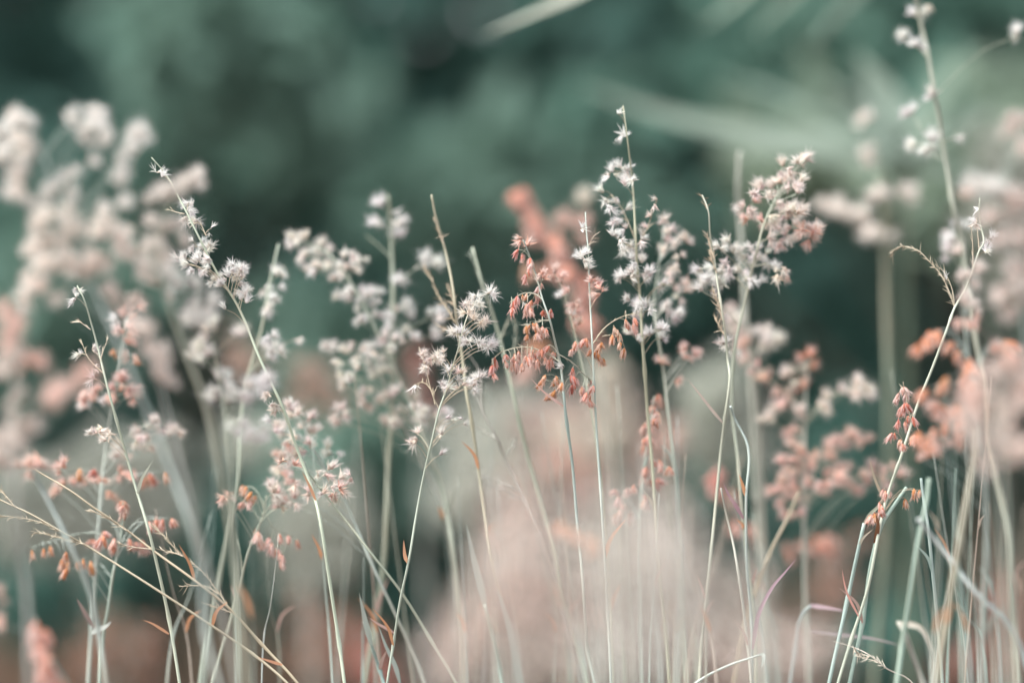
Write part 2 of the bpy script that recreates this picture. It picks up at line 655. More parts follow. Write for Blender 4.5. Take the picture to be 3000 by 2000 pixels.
S = blob
shrub('mid green shrub with soft leaf clumps above the left white seed heads', (-.45, 3.3, 0),
      [S(650, 140, 2.75, .10, 420, 1), S(560, 260, 3.3, .10, 90), S(820, 250, 3.2, .12, 120), S(930, 330, 3.1, .09, 170, 1), S(1010, 480, 3.3, .10, 80),
       S(480, 60, 3.4, .10, 60), S(760, 470, 3.4, .12, 80), S(480, 480, 3.3, .10, 60), S(100, 700, 3.2, .1, 70)],
      mats=(M_SHRUB, M_SHRUB2))
shrub('light green low shrub behind the middle seed heads', (-.02, 2.9, 0),
      [S(1400, 590, 2.9, .10, 330, 1), S(1560, 560, 3.0, .09, 130, 1), S(1240, 580, 3.0, .08, 70), S(1300, 640, 3.0, .08, 60), S(1900, 640, 3.1, .10, 60),
       S(960, 1010, 2.7, .08, 80, 1), S(1030, 1330, 2.6, .08, 90, 1), S(1020, 1450, 2.6, .06, 60, 1), S(130, 960, 2.7, .09, 90, 1), S(290, 860, 2.7, .06, 40, 1)],
      mats=(M_SHRUB, M_SHRUB2))
shrub('grey green shrub with pale leaves behind the tall stem at upper right', (.55, 2.5, 0),
      [S(2950, 420, 2.3, .08, 120, 1), S(2980, 620, 2.3, .08, 120, 1), S(2850, 540, 2.35, .05, 60, 1), S(2700, 330, 2.5, .08, 130), S(2480, 330, 2.5, .07, 120), S(2350, 470, 2.4, .05, 50, 1),
       S(2250, 240, 2.6, .08, 100), S(2550, 60, 2.6, .07, 100), S(2820, 60, 2.6, .08, 120), S(2200, 80, 2.7, .07, 60), S(1750, 320, 2.7, .05, 40), S(2700, 520, 2.5, .05, 60), S(2500, 480, 2.5, .04, 40, 1)],
      mats=(M_SHRUB, M_PALE))

# ------------------------------------------------------------------ strap-leaved plants at upper right
SL = (0.27, 0.35, 0.28); SL2 = (0.24, 0.31, 0.25)


def strap_plant(label, base, stem_top, leaves, b, name='strap_leaved_plant', stem_r=.004):
    d = dep(b)
    foot = Vector(base)
    root = thing(name, foot, label, 'plant', None)
    top = P(*stem_top, d)
    m = MB(); m.tube(smooth([Vector((0, 0, -.02)), Vector(((top.x - foot.x) * .3, (top.y - foot.y) * .3, top.z * .5)), top - foot], 4), stem_r, stem_r * .5, 7)
    link('stem', m.mesh('stem', [M_CULM]), root, (0.2, 0.25, 0.17))
    for lb, wd, col, lp in leaves:
        dl = dep(lb)
        q = pts(lp)
        k = len(q)
        L = smooth([top + (P(q[0][0], q[0][1], dl) - top) * .5] + [P(x, y, dl + .015 * i) for i, (x, y) in enumerate(q)], 4)
        L = [top] + L
        g = MB(); g.blade([p - foot for p in L], wd * MM, fold=.3, norm=Vector((.1, -.7, .7)))
        link('leaf_blade', g.mesh('leaf_blade', [M_BLADE]), root, vary(col, .06))


f1 = P(3700, -400, dep(60))
strap_plant('tall strap-leaved plant whose pale leaf tip points down at top middle', (f1.x + .25, f1.y + .1, 0), (2950, -720),
            [(52, 15, (0.40, 0.43, 0.36), '1900,-140 1720,-25 1560,45 1410,105'), (88, 15, SL2, '2350,-250 2230,-60 2130,30 2040,90'),
             (88, 15, SL2, '2560,-300 2400,-90 2290,20 2190,110'), (88, 15, SL2, '2640,-230 2520,-30 2430,70 2350,160')], 60)
f2 = P(2640, 600, dep(98))
strap_plant('strap-leaved plant with slim pale leaves arching left behind the thick olive stem', (f2.x + .02, f2.y + .05, 0), (2640, 500),
            [(96, 28, SL2, '2500,440 2300,412 2080,375 1880,320 1690,245'), (104, 18, SL, '2520,410 2400,340 2250,270 2080,212'),
             (92, 44, SL2, '2625,400 2600,330 2560,240 2500,150'), (100, 20, SL2, '2480,470 2350,450 2200,440 2050,420'), (108, 18, SL, '2700,400 2730,300 2800,200 2900,140'),
             (92, 18, SL2, '2740,420 2840,350 2960,300'), (104, 20, SL2, '2740,500 2850,520 2960,590'), (110, 18, SL, '2600,420 2480,280 2390,230')], 98)

# ------------------------------------------------------------------ blurred grass behind
GB = 'blurred seeding grass behind the focus'
stem('far beige seed head blurred behind the bud spray of the middle', 105, '1830,2000 1800,1700 1790,1400 1780,1200 1775,1080', 4, GREY,
     [('dense', BEIGE, 1.4, 40, 18, '1780,1080 1770,1140 1790,1200 1760,1260 1800,1310 1690,1350 1650,1280'), ('dense', PINK, 1.4, 40, 12, '1660,1330 1720,1400 1900,1330 1960,1290')],
     joined=True, group=GB)
stem('far pale grey-green seed head blurred into a round cloud at right of middle', 120, '2190,2000 2160,1700 2140,1400 2120,1250 2115,1120', 4, GREY,
     [('dense', (0.56, 0.61, 0.54), 1.7, 48, 30, '2110,1120 2080,1170 2150,1180 2100,1230 2170,1240 2060,1240 2120,1290 2190,1310 2040,1140 2090,1330')], joined=True, group=GB)
stem('far dull red seed head, a dark oval behind the middle stems', 95, '1260,2000 1245,1700 1235,1400 1230,1200 1225,1020', 4, GREY,
     [('bud', (0.45, 0.16, 0.13), 1.3, 22, 7, '1222,1030 1228,1070 1232,1110 1236,1150 1240,1180')], joined=True, group=GB)
stem('far tan seed head blurred under the white sparse stem at left', 100, '900,2000 900,1700 890,1400 880,1200 870,1060', 4, GREY,
     [('dense', (0.55, 0.37, 0.29), 1.3, 34, 14, '700,1040 730,1080 900,1100 930,1150 880,1180 960,1180')], joined=True, group=GB)
PALE = (0.50, 0.54, 0.475)
for lab, b, x, ps in (
        ('far pale seed clump blurred grey across the lower left', 135, 260, '60,1440 180,1400 300,1380 420,1340 250,1480 120,1540 370,1470 300,1560 480,1450 60,1580 200,1600'),
        ('far pale seed clump blurred grey below the middle white seed head', 135, 1450, '1380,1260 1450,1330 1500,1240 1400,1400 1480,1450 1560,1380 1420,1530 1330,1460 1540,1250'),
        ('far dusky pink seed clump blurred under the middle of the field', 125, 1620, '1590,1260 1640,1330 1690,1250 1610,1400 1690,1420'),
        ('far grey seed clump blurred beside the lower left diagonal stems', 135, 900, '880,1660 980,1610 860,1560 1000,1540 930,1480 720,1300'),
        ('far pale seed clump blurred along the right edge', 130, 2930, '2940,450 2960,560 2990,640 2910,640 2980,740')):
    c = PALE if 'pink' not in lab else (0.5, 0.36, 0.32)
    stem(lab, b, '%d,2100 %d,1800 %d,1600 %d,%d' % (x + 40, x + 20, x, x, min(int(p[1]) for p in pts(ps)) + 10), 4, GREY,
         [('dense', c, 2.2, 65, 38, ps)], joined=True, group=GB)


stem('far beige seed head, a wide pale cloud behind the lower middle stems', 130, '1900,2300 1880,2100 1865,1900 1850,1700 1845,1520', 4, GREY,
     [('dense', (0.82, 0.79, 0.73), 1.4, 80, 8, '1760,1560 1850,1530 1930,1560 1800,1620 1900,1640 1990,1620 1740,1690 1850,1700 1960,1720 2050,1700 1790,1780 1900,1790 2010,1800 1850,1860 1960,1880 2070,1860 1770,1900 2020,1960')],
     joined=True, group=GB)
stem('far blush seed head, a rosy cloud left of the wide beige cloud', 130, '1560,2300 1540,2100 1530,1900 1520,1700 1515,1500', 4, GREY,
     [('dense', (0.84, 0.70, 0.64), 1.4, 75, 4, '1512,1500 1490,1570 1550,1580 1450,1650 1530,1660 1600,1700 1420,1740 1500,1750 1580,1790 1380,1830 1460,1850 1550,1870 1640,1850 1330,1920 1420,1940 1520,1960 1620,1940 1280,1990'),
      ('dense', (0.76, 0.53, 0.46), 1.4, 50, 3, '1500,1530 1560,1720 1470,1800 1400,1900 1680,1780')], joined=True, group=GB)
stem('far blush seed head, a rosy cloud right of the wide beige cloud', 125, '2250,2300 2240,2100 2230,2000 2220,1900 2200,1780', 4, GREY,
     [('dense', (0.82, 0.66, 0.59), 1.4, 80, 9, '2180,1780 2240,1830 2150,1880 2290,1900 2220,1950 2340,1960 2130,1980 2400,1900')], joined=True, group=GB)

stem('far rust red seed head blurred low between the green blade pair and the pale cloud', 112, '1150,2200 1130,2080 1110,2000 1090,1930 1080,1850', 4, GREY,
     [('bud', (0.50, 0.15, 0.12), 1.5, 30, 9, '1085,1860 1100,1910 1060,1930 1120,1960 1080,1990')], joined=True, group=GB)
stem('far rust brown seed head blurred at the bottom, left of the rust red one', 118, '960,2200 950,2080 945,2000 940,1930 940,1800', 4, GREY,
     [('bud', (0.42, 0.20, 0.13), 1.6, 45, 9, '900,1800 960,1820 1000,1790 930,1860 980,1880 900,1900 1010,1850')], joined=True, group=GB)
stem('far rust brown seed head blurred in the bottom left corner', 118, '380,2300 370,2150 360,2050 350,1950 340,1820', 4, GREY,
     [('bud', (0.40, 0.19, 0.12), 1.6, 50, 9, '260,1840 330,1820 400,1840 300,1890 370,1900 440,1880 250,1920 420,1940')], joined=True, group=GB)
stem('far brick red seed head blurred at the lower right edge', 112, '2990,2300 2985,2100 2980,1950 2970,1850 2960,1700', 4, GREY,
     [('bud', (0.48, 0.20, 0.15), 1.5, 45, 9, '2960,1700 2900,1760 2990,1780 2930,1840 2860,1880 2980,1900 2920,1950 2800,1930')], joined=True, group=GB)
stem('far brown seed head blurred low, right of the pink seed head', 112, '2500,2300 2480,2100 2460,1950 2445,1850 2440,1600', 4, GREY,
     [('bud', (0.40, 0.21, 0.15), 1.5, 40, 8, '2440,1620 2470,1680 2430,1740 2500,1560 2400,1680')], joined=True, group=GB)
shrub('dark low shrub behind the foot of the left white-tufted stems', (-.42, 2.75, 0),
      [S(720, 1580, 2.75, .07, 260), S(700, 1450, 2.8, .05, 120), S(860, 1680, 2.75, .05, 120), S(100, 1720, 2.7, .06, 160), S(300, 1740, 2.7, .05, 120)], leaf=(.05, .03), mats=(M_DARK,), density=.75)
shrub('dark low shrub behind the crossing olive stems at left of middle', (-.1, 2.75, 0),
      [S(1230, 1420, 2.75, .05, 170), S(1240, 1540, 2.75, .05, 170), S(1190, 1640, 2.75, .05, 120), S(1170, 1740, 2.7, .04, 90)], leaf=(.05, .03), mats=(M_DARK,), density=.75)
shrub('dark low shrub in the gap between the pink seed head and the curled stem', (.42, 2.8, 0),
      [S(2480, 1480, 2.8, .08, 260), S(2640, 1720, 2.8, .09, 300), S(2500, 1300, 2.9, .07, 160), S(2600, 1900, 2.7, .06, 160), S(2130, 1430, 2.75, .035, 80)], leaf=(.05, .03), mats=(M_DARK,), density=.75)


stem('far thin blush plume, ragged, rising behind the tallest white stem', 118, '1900,2200 1890,1900 1880,1600 1860,1350 1850,1160', 4, GREY,
     [('dense', (0.82, 0.69, 0.62), 1.3, 55, 6, '1850,1180 1820,1250 1890,1290 1780,1330 1930,1370 1860,1420 1800,1470 1950,1480 1720,1420 1990,1420')], joined=True, group=GB)
stem('far thin pale plume, ragged, rising behind the bare tan-topped stem', 122, '1500,2200 1490,1900 1480,1600 1460,1400 1440,1210', 4, GREY,
     [('dense', (0.72, 0.72, 0.645), 1.3, 60, 6, '1440,1230 1400,1300 1480,1330 1370,1390 1450,1420 1530,1400 1560,1330 1600,1440 1340,1470')], joined=True, group=GB)
# dry grass mass in the middle distance: brown and grey at the foot of the picture
def dry_grass():
    m = MB()
    for i in range(9000):
        y = random.uniform(2.2, 4.0); x = random.uniform(-1.1, 1.1) * y * .5
        if abs(math.sin(x * 9 + y * 4) * math.sin(y * 7 - x * 3)) < .22:
            continue
        h = random.uniform(.06, .26) * (0.6 + .5 * math.sin(x * 5.3 + 1) ** 2)
        p = Vector((x, y, -.01))
        l = Vector((random.gauss(0, .3), random.gauss(0, .3), 1))
        m.sliver(p, l, h, random.uniform(.004, .011), 0, side=Vector((random.gauss(0, .3), 1, 0)), bend=rv(.35))
    link('dry_grass', m.mesh('dry_grass', [M_DRY]), None, kind='stuff')


dry_grass()

# ------------------------------------------------------------------ foreground veil, far out of focus
GF = 'blurred seeding grass before the focus'
stem('nearest pale seed head, a beige haze over the lower middle stems', -190, '1900,2300 1880,2100 1865,1900 1850,1700 1845,1520', 2.2, GLAUC,
     [('dense', CREAM, 1.0, 80, 4, '1760,1560 1850,1530 1930,1560 1800,1620 1900,1640 1990,1620 1740,1690 1850,1700 1960,1720 2050,1700 1790,1780 1900,1790 2010,1800 1850,1860 1960,1880 2070,1860 1770,1900 2020,1960')],
     joined=True, group=GF)
stem('nearest blush seed head, a rosy haze at lower middle beside the beige one', -170, '1560,2300 1540,2100 1530,1900 1520,1700 1515,1500', 2.2, GLAUC,
     [('dense', BLUSH, 1.0, 80, 4, '1512,1500 1490,1570 1550,1580 1450,1650 1530,1660 1600,1700 1420,1740 1500,1750 1580,1790 1380,1830 1460,1850 1550,1870 1640,1850 1330,1920 1420,1940 1520,1960 1620,1940 1280,1990'),
      ('dense', PINK, 1.0, 50, 2, '1500,1530 1560,1720 1470,1800 1400,1900 1680,1780')], joined=True, group=GF)
stem('nearest dusky seed head filling the bottom right of the pink haze', -150, '2250,2300 2240,2100 2230,2000 2220,1900 2200,1780', 2.2, GLAUC,
     [('dense', BLUSH, 1.0, 60, 2, '2180,1780 2240,1830 2150,1880 2290,1900 2220,1950 2340,1960 2130,1980 2400,1900')], joined=True, group=GF)
stem('big blush seed head blurred at the right edge under the salmon one', -66, '2960,2200 2955,1900 2945,1600 2935,1350 2925,1090', 2.0, GLAUC,
     [('dense', (0.84, 0.71, 0.655), .95, 42, 4, '2930,1090 2890,1130 2960,1120 2990,1180 2900,1190 2950,1210 2870,1250 2930,1270 2990,1270 2900,1330 2970,1330 2990,1080'),
      ('dense', PINK, 1.0, 22, 4, '2947,1060 2985,1140 2860,1190')], joined=True, group=GF)
stem('pale blush seed head blurred at the upper right edge with an arching tip', -52, '3080,2200 3060,1800 3040,1400 3010,1000 2970,760 2930,600', 2.0, GLAUC,
     [('dense', WHITE, 1.0, 10, 5, '2871,549 2885,548 2903,554 2925,576'), ('dense', SALMON, .9, 6, 2, '2845,567'),
      ('dense', (0.83, 0.71, 0.665), .95, 26, 3, '2934,638 2970,603 2992,590 2916,670 2992,357 2961,379 2994,420 2960,700 2990,690 2940,863 2954,886 2994,810 2975,780 2985,850')], joined=True, group=GF)

# left foreground: large white and pink heads
stem('large white seed head out of focus at far left, tallest of the left side', -46,
     '640,2000 602,1863 587,1659 561,1547 510,1404 449,1250 380,1080 300,900 220,720 160,560 130,450', 2.6, GLAUC,
     [('dense', WHITE, .9, 10, (1, 5), '32,379 73,366 96,449 25,449 48,512 32,576 80,589 153,567 191,551 217,350 271,328 239,404 293,404 275,366 405,404 392,439 344,481 265,487 223,512 338,528 280,602 357,605 5,410 0,480 60,470'),
      ('dense', CREAM, .9, 15, (1, 6), '143,640 121,662 207,646 271,672 255,719 223,748 143,780 191,776 105,780 96,828 80,875 172,869 160,700 210,700 120,720 300,640 10,350 75,420 65,540 110,610 190,610 240,690'),
      ('dense', BLUSH, 1.0, 14, 3, '271,796 300,760 330,700 240,800 130,830')], joined=True, group=GF)
stem('white seed head out of focus leaning right behind the sharp left-hand stem', -40,
     '720,2000 690,1660 650,1420 607,1200 540,1020 490,880 460,740 490,620 545,540', 2.4, OLIVE,
     [('dense', CREAM, .9, 10, (1, 5), '580,519 565,528 542,538 500,560 472,576 456,599 399,662 440,650 510,662 470,680 408,732 367,748 415,780 430,805 456,834 480,760 450,720 530,700 350,690 380,710'),
      ('dense', WHITE, .95, 6, 2, '568,840 504,860 510,828 500,800 606,891 585,905 558,923 535,935 574,960')], joined=True, group=GF)
stem('white seed head slightly out of focus, low under the sharp left-hand stem', -24,
     '700,2000 690,1750 680,1500 670,1300 650,1150 625,1000', 2.2, OLIVE,
     [('dense', WHITE, 1.05, 10, 2, '650,1110 676,1148 727,1135 765,1122 638,1161 700,1160 660,1180'), ('dense', WHITE, .9, 8, 2, '689,1263 714,1288 752,1301 765,1263 690,1240 740,1275'),
      ('dense', CREAM, .9, 8, 2, '612,982 574,931 638,969 701,982 590,1005 560,1040 600,1050 620,935')], group=GF)
stem('rosy seed head out of focus at the left edge', -58, '87,2000 76,1710 51,1526 45,1300 42,1100 40,920', 2.6, GREY,
     [('dense', PINK, 1.0, 16, 4, '41,923 41,971 86,1073 20,1000'), ('dense', PINK, .95, 12, 3, '175,1143 147,1169 223,1114 250,1080'),
      ('dense', BLUSH, 1.0, 22, 4, '20,1080 30,1180 10,1260 50,1300 60,1240 15,1350')], joined=True, group=GF)
stem('blush drooping seed head out of focus between the left pink ones', -45, '690,2000 650,1800 590,1600 540,1400 500,1250 460,1080 430,960', 2.2, GREY,
     [('dense', BLUSH, 1.0, 10, 3, '430,970 440,1000 455,1035 465,1065 478,1095 490,1125'), ('dense', BLUSH, .9, 8, 3, '360,880 400,870 330,870')], joined=True, group=GF)
stem('orange budding head out of focus at the bottom left corner', -38, '240,2300 225,2150 194,2000 160,1950 125,1880 102,1810', 2.2, GLAUC,
     [('bud', SALMON, 1.1, 14, 4, '102,1822 112,1850 122,1880 130,1910 138,1940 150,1960 165,1980'), ('bud', ORANGE, 1.1, 14, 4, '150,1950 190,1990 175,2000'), ('dense', PINK, .8, 8, 2, '5,1750 15,1827')],
     joined=True, group=GF)
stem('salmon budding head out of focus on the right below the curled stem', -26, '2870,2100 2880,1800 2890,1500 2870,1250 2840,1060 2825,930', 2.2, GLAUC,
     [('bud', ORANGE_SALMON, .85, 9, 3, '2712,993 2730,966 2757,966 2700,1010 2793,1002 2811,1029 2838,1046 2833,1091 2845,1070 2712,1136 2744,1176 2771,1194 2793,1189 2811,1221 2775,1238 2735,1252 2811,1261 2690,1270 2720,1290 2954,993 2940,1010'),
      ('bud', ORANGE, .85, 6, 3, '2771,1104 2765,1115 2838,1110 2945,1000'), ('dense', PINK, .8, 9, 2, '2820,944 2860,939 2840,960 2909,1024 2785,1225 2750,1200 2760,1300 2730,1330 2700,1345'),
      ('dense', BLUSH, .8, 10, 2, '2829,810 2860,805 2811,819 2846,832 2829,886 2806,877 2815,743 2850,900')], joined=True, group=GF)
stem('orange budding sprig blurred low in the middle under the red budding stem', -45, '1760,2200 1750,1900 1740,1700 1720,1600 1680,1540', 2.0, GLAUC,
     [('bud', ORANGE, .8, 9, 4, '1655,1535 1680,1545 1705,1555 1727,1567 1735,1585')], joined=True, group=GF)

# ------------------------------------------------------------------ heads a little behind the focus
stem('salmon plume out of focus behind the red budding stems', 52,
     '1830,2000 1810,1500 1784,1255 1758,1163 1728,1087 1690,960 1660,850 1630,740 1600,660 1545,560', 3.0, OLIVE,
     [('bud', SALMON, 1.25, 14, 8, '1523,556 1540,580 1564,612 1575,640 1580,663 1636,714 1641,740 1615,770 1625,690'),
      ('bud', SALMON, 1.2, 16, 8, '1677,786 1717,816 1707,883 1722,934 1733,975 1700,920 1650,790 1690,850'),
      ('bud', ORANGE, 1.1, 12, 5, '1549,781 1564,1005 1590,1000'), ('dense', PINK, 1.0, 14, 4, '1697,648 1660,650 1697,724 1570,700 1564,1066 1534,1112 1550,1095'),
      ('dense', BEIGE, 1.0, 12, 4, '1707,577 1715,600')], joined=True, group=GB)
stem('pink seed head out of focus, widest of those right of middle', 27,
     '2370,2000 2362,1812 2357,1608 2354,1404 2359,1200 2362,1100 2370,1050', 3.2, OLIVE,
     [('half', SALMON, 1.0, 8, 2, '2372,1046 2372,1065 2347,1148'), ('dense', BLUSH, .9, 15, 3, '2334,1084 2320,1100 2423,1186 2400,1195 2462,1142 2490,1138 2515,1136 2538,1135 2360,1212 2270,1199 2250,1230'),
      ('dense', PINK, .9, 15, 3, '2180,1020 2210,1070 2250,1110 2290,1150 2310,1200 2340,1260 2350,1310 2390,1340 2330,1340 2500,1276 2462,1288 2480,1275 2445,1300 2423,1327 2538,1288 2430,1350 2449,1390 2411,1416 2430,1400 2360,1378 2334,1403 2296,1416 2270,1441 2334,1467 2372,1420 2525,1390 2555,1392 2589,1390 2628,1390 2500,1428 2470,1380'),
      ('dense', PINK, .9, 16, 3, '2310,1380 2350,1440 2290,1470 2320,1500 2400,1440')], group=GB)
stem('orange seed head blurred in the dark gap at right of middle', 45, '2230,2000 2215,1800 2190,1650 2160,1500 2110,1400 2090,1370', 2.8, GREY,
     [('bud', RED, 1.1, 10, 4, '2092,1390 2105,1375 2090,1405'), ('bud', SALMON, 1.0, 14, 4, '2143,1441 2117,1428 2135,1460 2160,1520 2180,1535 2200,1540 2215,1550 2150,1525'),
      ('bud', SALMON, 1.1, 16, 4, '2347,1590 2398,1582 2411,1569 2420,1600 2300,1600')], joined=True, group=GB)
stem('blush seed head blurred under the tall white stem right of middle', 30, '2250,2000 2240,1600 2230,1300 2210,1100 2195,1000 2165,900', 2.8, GREY,
     [('dense', BLUSH, 1.0, 11, 3, '2143,918 2150,945 2168,957 2175,985 2180,1010'), ('dense', CREAM, 1.0, 11, 3, '2232,995 2245,975 2260,1000 2240,1015')], group=GB)
stem('tall bare grey stem blurred behind the right white seed head', 32, '2240,2000 2220,1500 2195,1050 2185,939 2174,735 2167,633 2162,536 2167,444', 3.4, GREY, group=GB, top=.8, cat='grass stem')
stem('thick dark olive stem blurred left of the curled tip', 52, '2560,2000 2590,1650 2601,1300 2601,1136 2596,957 2592,734 2592,600 2580,500', 4.5, (0.22, 0.26, 0.19),
     [('dense', CREAM, 1.05, 8, 3, '2537,357 2550,450 2548,475'), ('dense', CREAM, 1.05, 10, 4, '2568,571 2580,566 2650,567 2672,567 2425,603 2443,603 2465,612 2480,620'),
      ('dense', CREAM, 1.05, 14, 4, '2532,643 2550,674 2515,630 2586,670 2563,696 2540,655')], joined=True, group=GB, top=.8)

# vertical white sparse stems of the middle
stem('white sparse seed stem slightly blurred, right of the sharp left-hand stem', 17,
     '587,2000 638,1710 679,1506 699,1379 709,1200 730,1090 765,969 790,830 816,714', 2.6, OLIVE,
     [('dense', WHITE, .95, 5, 2, '817,806 771,847 797,877 776,903 787,905'), ('dense', WHITE, .9, 5, 2, '792,985 797,1030 817,1030 787,1051 800,1010'), ('dense', WHITE, .8, 3, 1, '817,842 868,995 878,990')], top=.4)
stem('tall olive stem with few white tufts, straightest of the middle', 22,
     '1068,2000 1106,1787 1126,1623 1132,1506 1137,1353 1147,1200 1149,1010 1151,857 1148,755 1144,653 1136,571', 3.2, OLIVE,
     [('dense', WHITE, .95, 3, 2, '1118,607 1111,658 1172,656 1172,691'), ('dense', WHITE, .95, 4, 2, '1241,765 1271,781 1164,821 1174,908 1190,923 1180,895 1190,964 1205,995 1261,929 1282,923 1264,980'),
      ('husk', CREAM, .9, 3, 1, '1151,620 1215,791')], twigs=['1144,755 1115,725 1083,699', '1164,821 1200,800 1241,765'], top=.55)
stem('cream seed head slightly blurred, fullest of the middle, leaning left', 19,
     '1361,2000 1356,1863 1341,1710 1325,1598 1310,1506 1295,1419 1259,1333 1223,1231 1185,1143 1159,1087 1098,959 1027,827 960,740 900,710', 2.7, OLIVE,
     [('dense', CREAM, .86, 6, (2, 3), '848,704 868,714 894,699 904,745 889,750 950,719 960,740 935,735 904,791 930,786 960,781 1001,765 996,786 1027,786 1032,755 1057,760 991,816 1006,806'),
      ('dense', WHITE, .86, 8, (2, 3), '1011,852 986,872 1032,878 1057,857 1088,852 1088,878 1057,888 1113,867 1108,929 1067,934 1057,949 1139,949 1134,929 1040,860 1075,870'),
      ('dense', CREAM, .86, 7, (2, 3), '960,1020 986,1010 991,1061 1016,1031 1037,1010 1047,1056 1067,1031 1088,1015 1108,1036 1129,990 1154,1000 1174,990 1057,1077 1088,1061 1103,1092 1129,1092 1129,1061 1021,1092 1006,1107 1011,1133 1037,1107 1078,1128 1093,1102 1140,1020'),
      ('dense', BLUSH, .86, 6, (2, 3), '1072,1179 1057,1168 1016,1194 1021,1214 996,1235 1118,1179 1144,1163 1169,1153 1200,1158 1149,1235 1129,1250 1159,1224'),
      ('dense', CREAM, .86, 7, (2, 3), '1180,1204 1210,1194 1241,1204 1241,1230 1271,1214 1302,1209 1292,1240 1225,1215')], top=.35)
stem('bare olive stem slightly blurred, crossing low behind the cream seed head', 21, '1345,2000 1335,1700 1310,1550 1295,1501 1259,1404 1218,1317 1157,1200 1120,1110 1090,1020', 2.6, OLIVE, top=.5,
     leaves=[(ORANGE, 2.2, '1303,1530 1292,1500 1285,1480')], twigs=['1157,1200 1130,1140 1100,1090'])

# ------------------------------------------------------------------ sharp stems
stem('sharp white-tufted stem leaning left, its tip above all others on the left', 0,
     '1009,2000 994,1889 963,1685 938,1526 920,1450 866,1302 831,1200 765,1059 695,893 638,803 580,689 530,590 485,510 444,462', 2.0, (0.52, 0.575, 0.47),
     [('husk', WHITE, 1.2, 3, 2, '458,503 472,515'), ('fluff', WHITE, .95, 9, 2, '552,597 545,627 577,646 556,610'), ('husk', CREAM, .8, 4, 1, '612,685 620,670'),
      ('fluff', WHITE, .85, 10, 3, '568,719 593,710 606,729 526,764 558,773 590,754 574,785 606,792 545,755 620,760'), ('fluff', WHITE, .85, 10, 3, '695,792 711,808 663,812 631,818 650,834 695,828 717,853 711,872 680,800 705,790'),
      ('half', WHITE, .9, 2, 1, '663,907'), ('fluff', BLUSH, .9, 8, 2, '776,1122 802,1184 790,1150 820,1200')],
     leaves=[(ORANGE, 1.6, '925,1465 908,1425 885,1380')], twigs=['540,627 510,620 490,612', '603,690 590,660 580,650'], tipcolor=STRAW)
stem('sharp leaning stem with blush tufts at lower left of middle', 3,
     '1336,2000 1259,1868 1177,1736 1086,1618 1010,1520 938,1430 900,1380 880,1350', 1.8, OLIVE,
     [('half', BLUSH, .95, 6, 2, '927,1378 953,1389 973,1424 989,1404 1004,1440 1024,1389 979,1460 943,1445 902,1450 960,1375'), ('half', PINK, .9, 6, 2, '990,1430 975,1445 860,1363 830,1348')], twigs=['938,1430 905,1395 870,1360'])
stem('slightly blurred leaning stem with a blush seed head beside the sharp blush tufts', 11,
     '1290,2150 1230,1960 1167,1817 1086,1644 1045,1547 1004,1455 922,1317 880,1230 850,1160', 2.0, GLAUC,
     [('fluff', BLUSH, .85, 11, 3, '815,1256 866,1215 907,1230 902,1256 922,1271 830,1348 856,1363 815,1363 882,1327 907,1312 858,1209 807,1255 833,1255 870,1280'),
      ('fluff', PINK, .85, 11, 3, '815,1450 830,1475 856,1419 861,1455 840,1400 820,1340 845,1300'), ('fluff', WHITE, .9, 6, 2, '979,1322 960,1315 800,1230 830,1290 860,1320')])
stem('sharp thin straw stem with white tufts, farthest left upright one', 0,
     '526,2000 495,1812 459,1649 434,1547 403,1445 367,1322 332,1197 309,1111 287,1019 265,939 242,866 226,837', 1.9, (0.52, 0.55, 0.45),
     [('half', WHITE, .9, 3, 2, '226,847 223,872'), ('half', WHITE, .9, 4, 2, '236,1038 271,1028 277,1108'), ('husk', WHITE, .9, 3, 1, '277,1073 285,1085'), ('fluff', BLUSH, .9, 8, 2, '270,1271 286,1266 316,1277 300,1255')],
     leaves=[(ORANGE, 1.5, '495,1856 470,1840 445,1825 418,1815')], twigs=['265,965 245,950 222,936', '295,1050 305,1020 317,990', '305,1095 260,1050 236,992'], tipcolor=STRAW)
stem('pink seed head slightly blurred, left, behind the thin straw stem', 15,
     '258,2000 270,1812 281,1659 291,1506 301,1394 311,1302 330,1180 350,1060 370,940', 2.4, GLAUC,
     [('fluff', PINK, .88, 11, 3, '367,910 399,898 383,939 392,961 360,971 376,1003 373,1044 364,1111 351,1153 376,1143 389,1153 332,1143 287,1159 249,1172 245,1137 293,1143'),
      ('fluff', WHITE, .9, 6, 2, '338,945 345,960 255,1191 310,1180 375,950'), ('bud', ORANGE, .9, 6, 2, '335,1028 399,1038 320,1150'),
      ('fluff', BLUSH, .88, 11, 3, '393,1271 423,1266 393,1317 423,1302 352,1312 332,1333 469,1256 444,1236 515,1261 505,1270 400,1290'),
      ('half', PINK, .88, 8, 3, '178,1373 194,1368 224,1409 189,1414 168,1440 250,1404 281,1399 301,1409 347,1384 367,1389 378,1379'), ('bud', ORANGE, .95, 4, 2, '235,1373 423,1394 485,1379 311,1435 329,1440'), ('bud', RED, .95, 4, 2, '273,1373 444,1394 436,1385')])
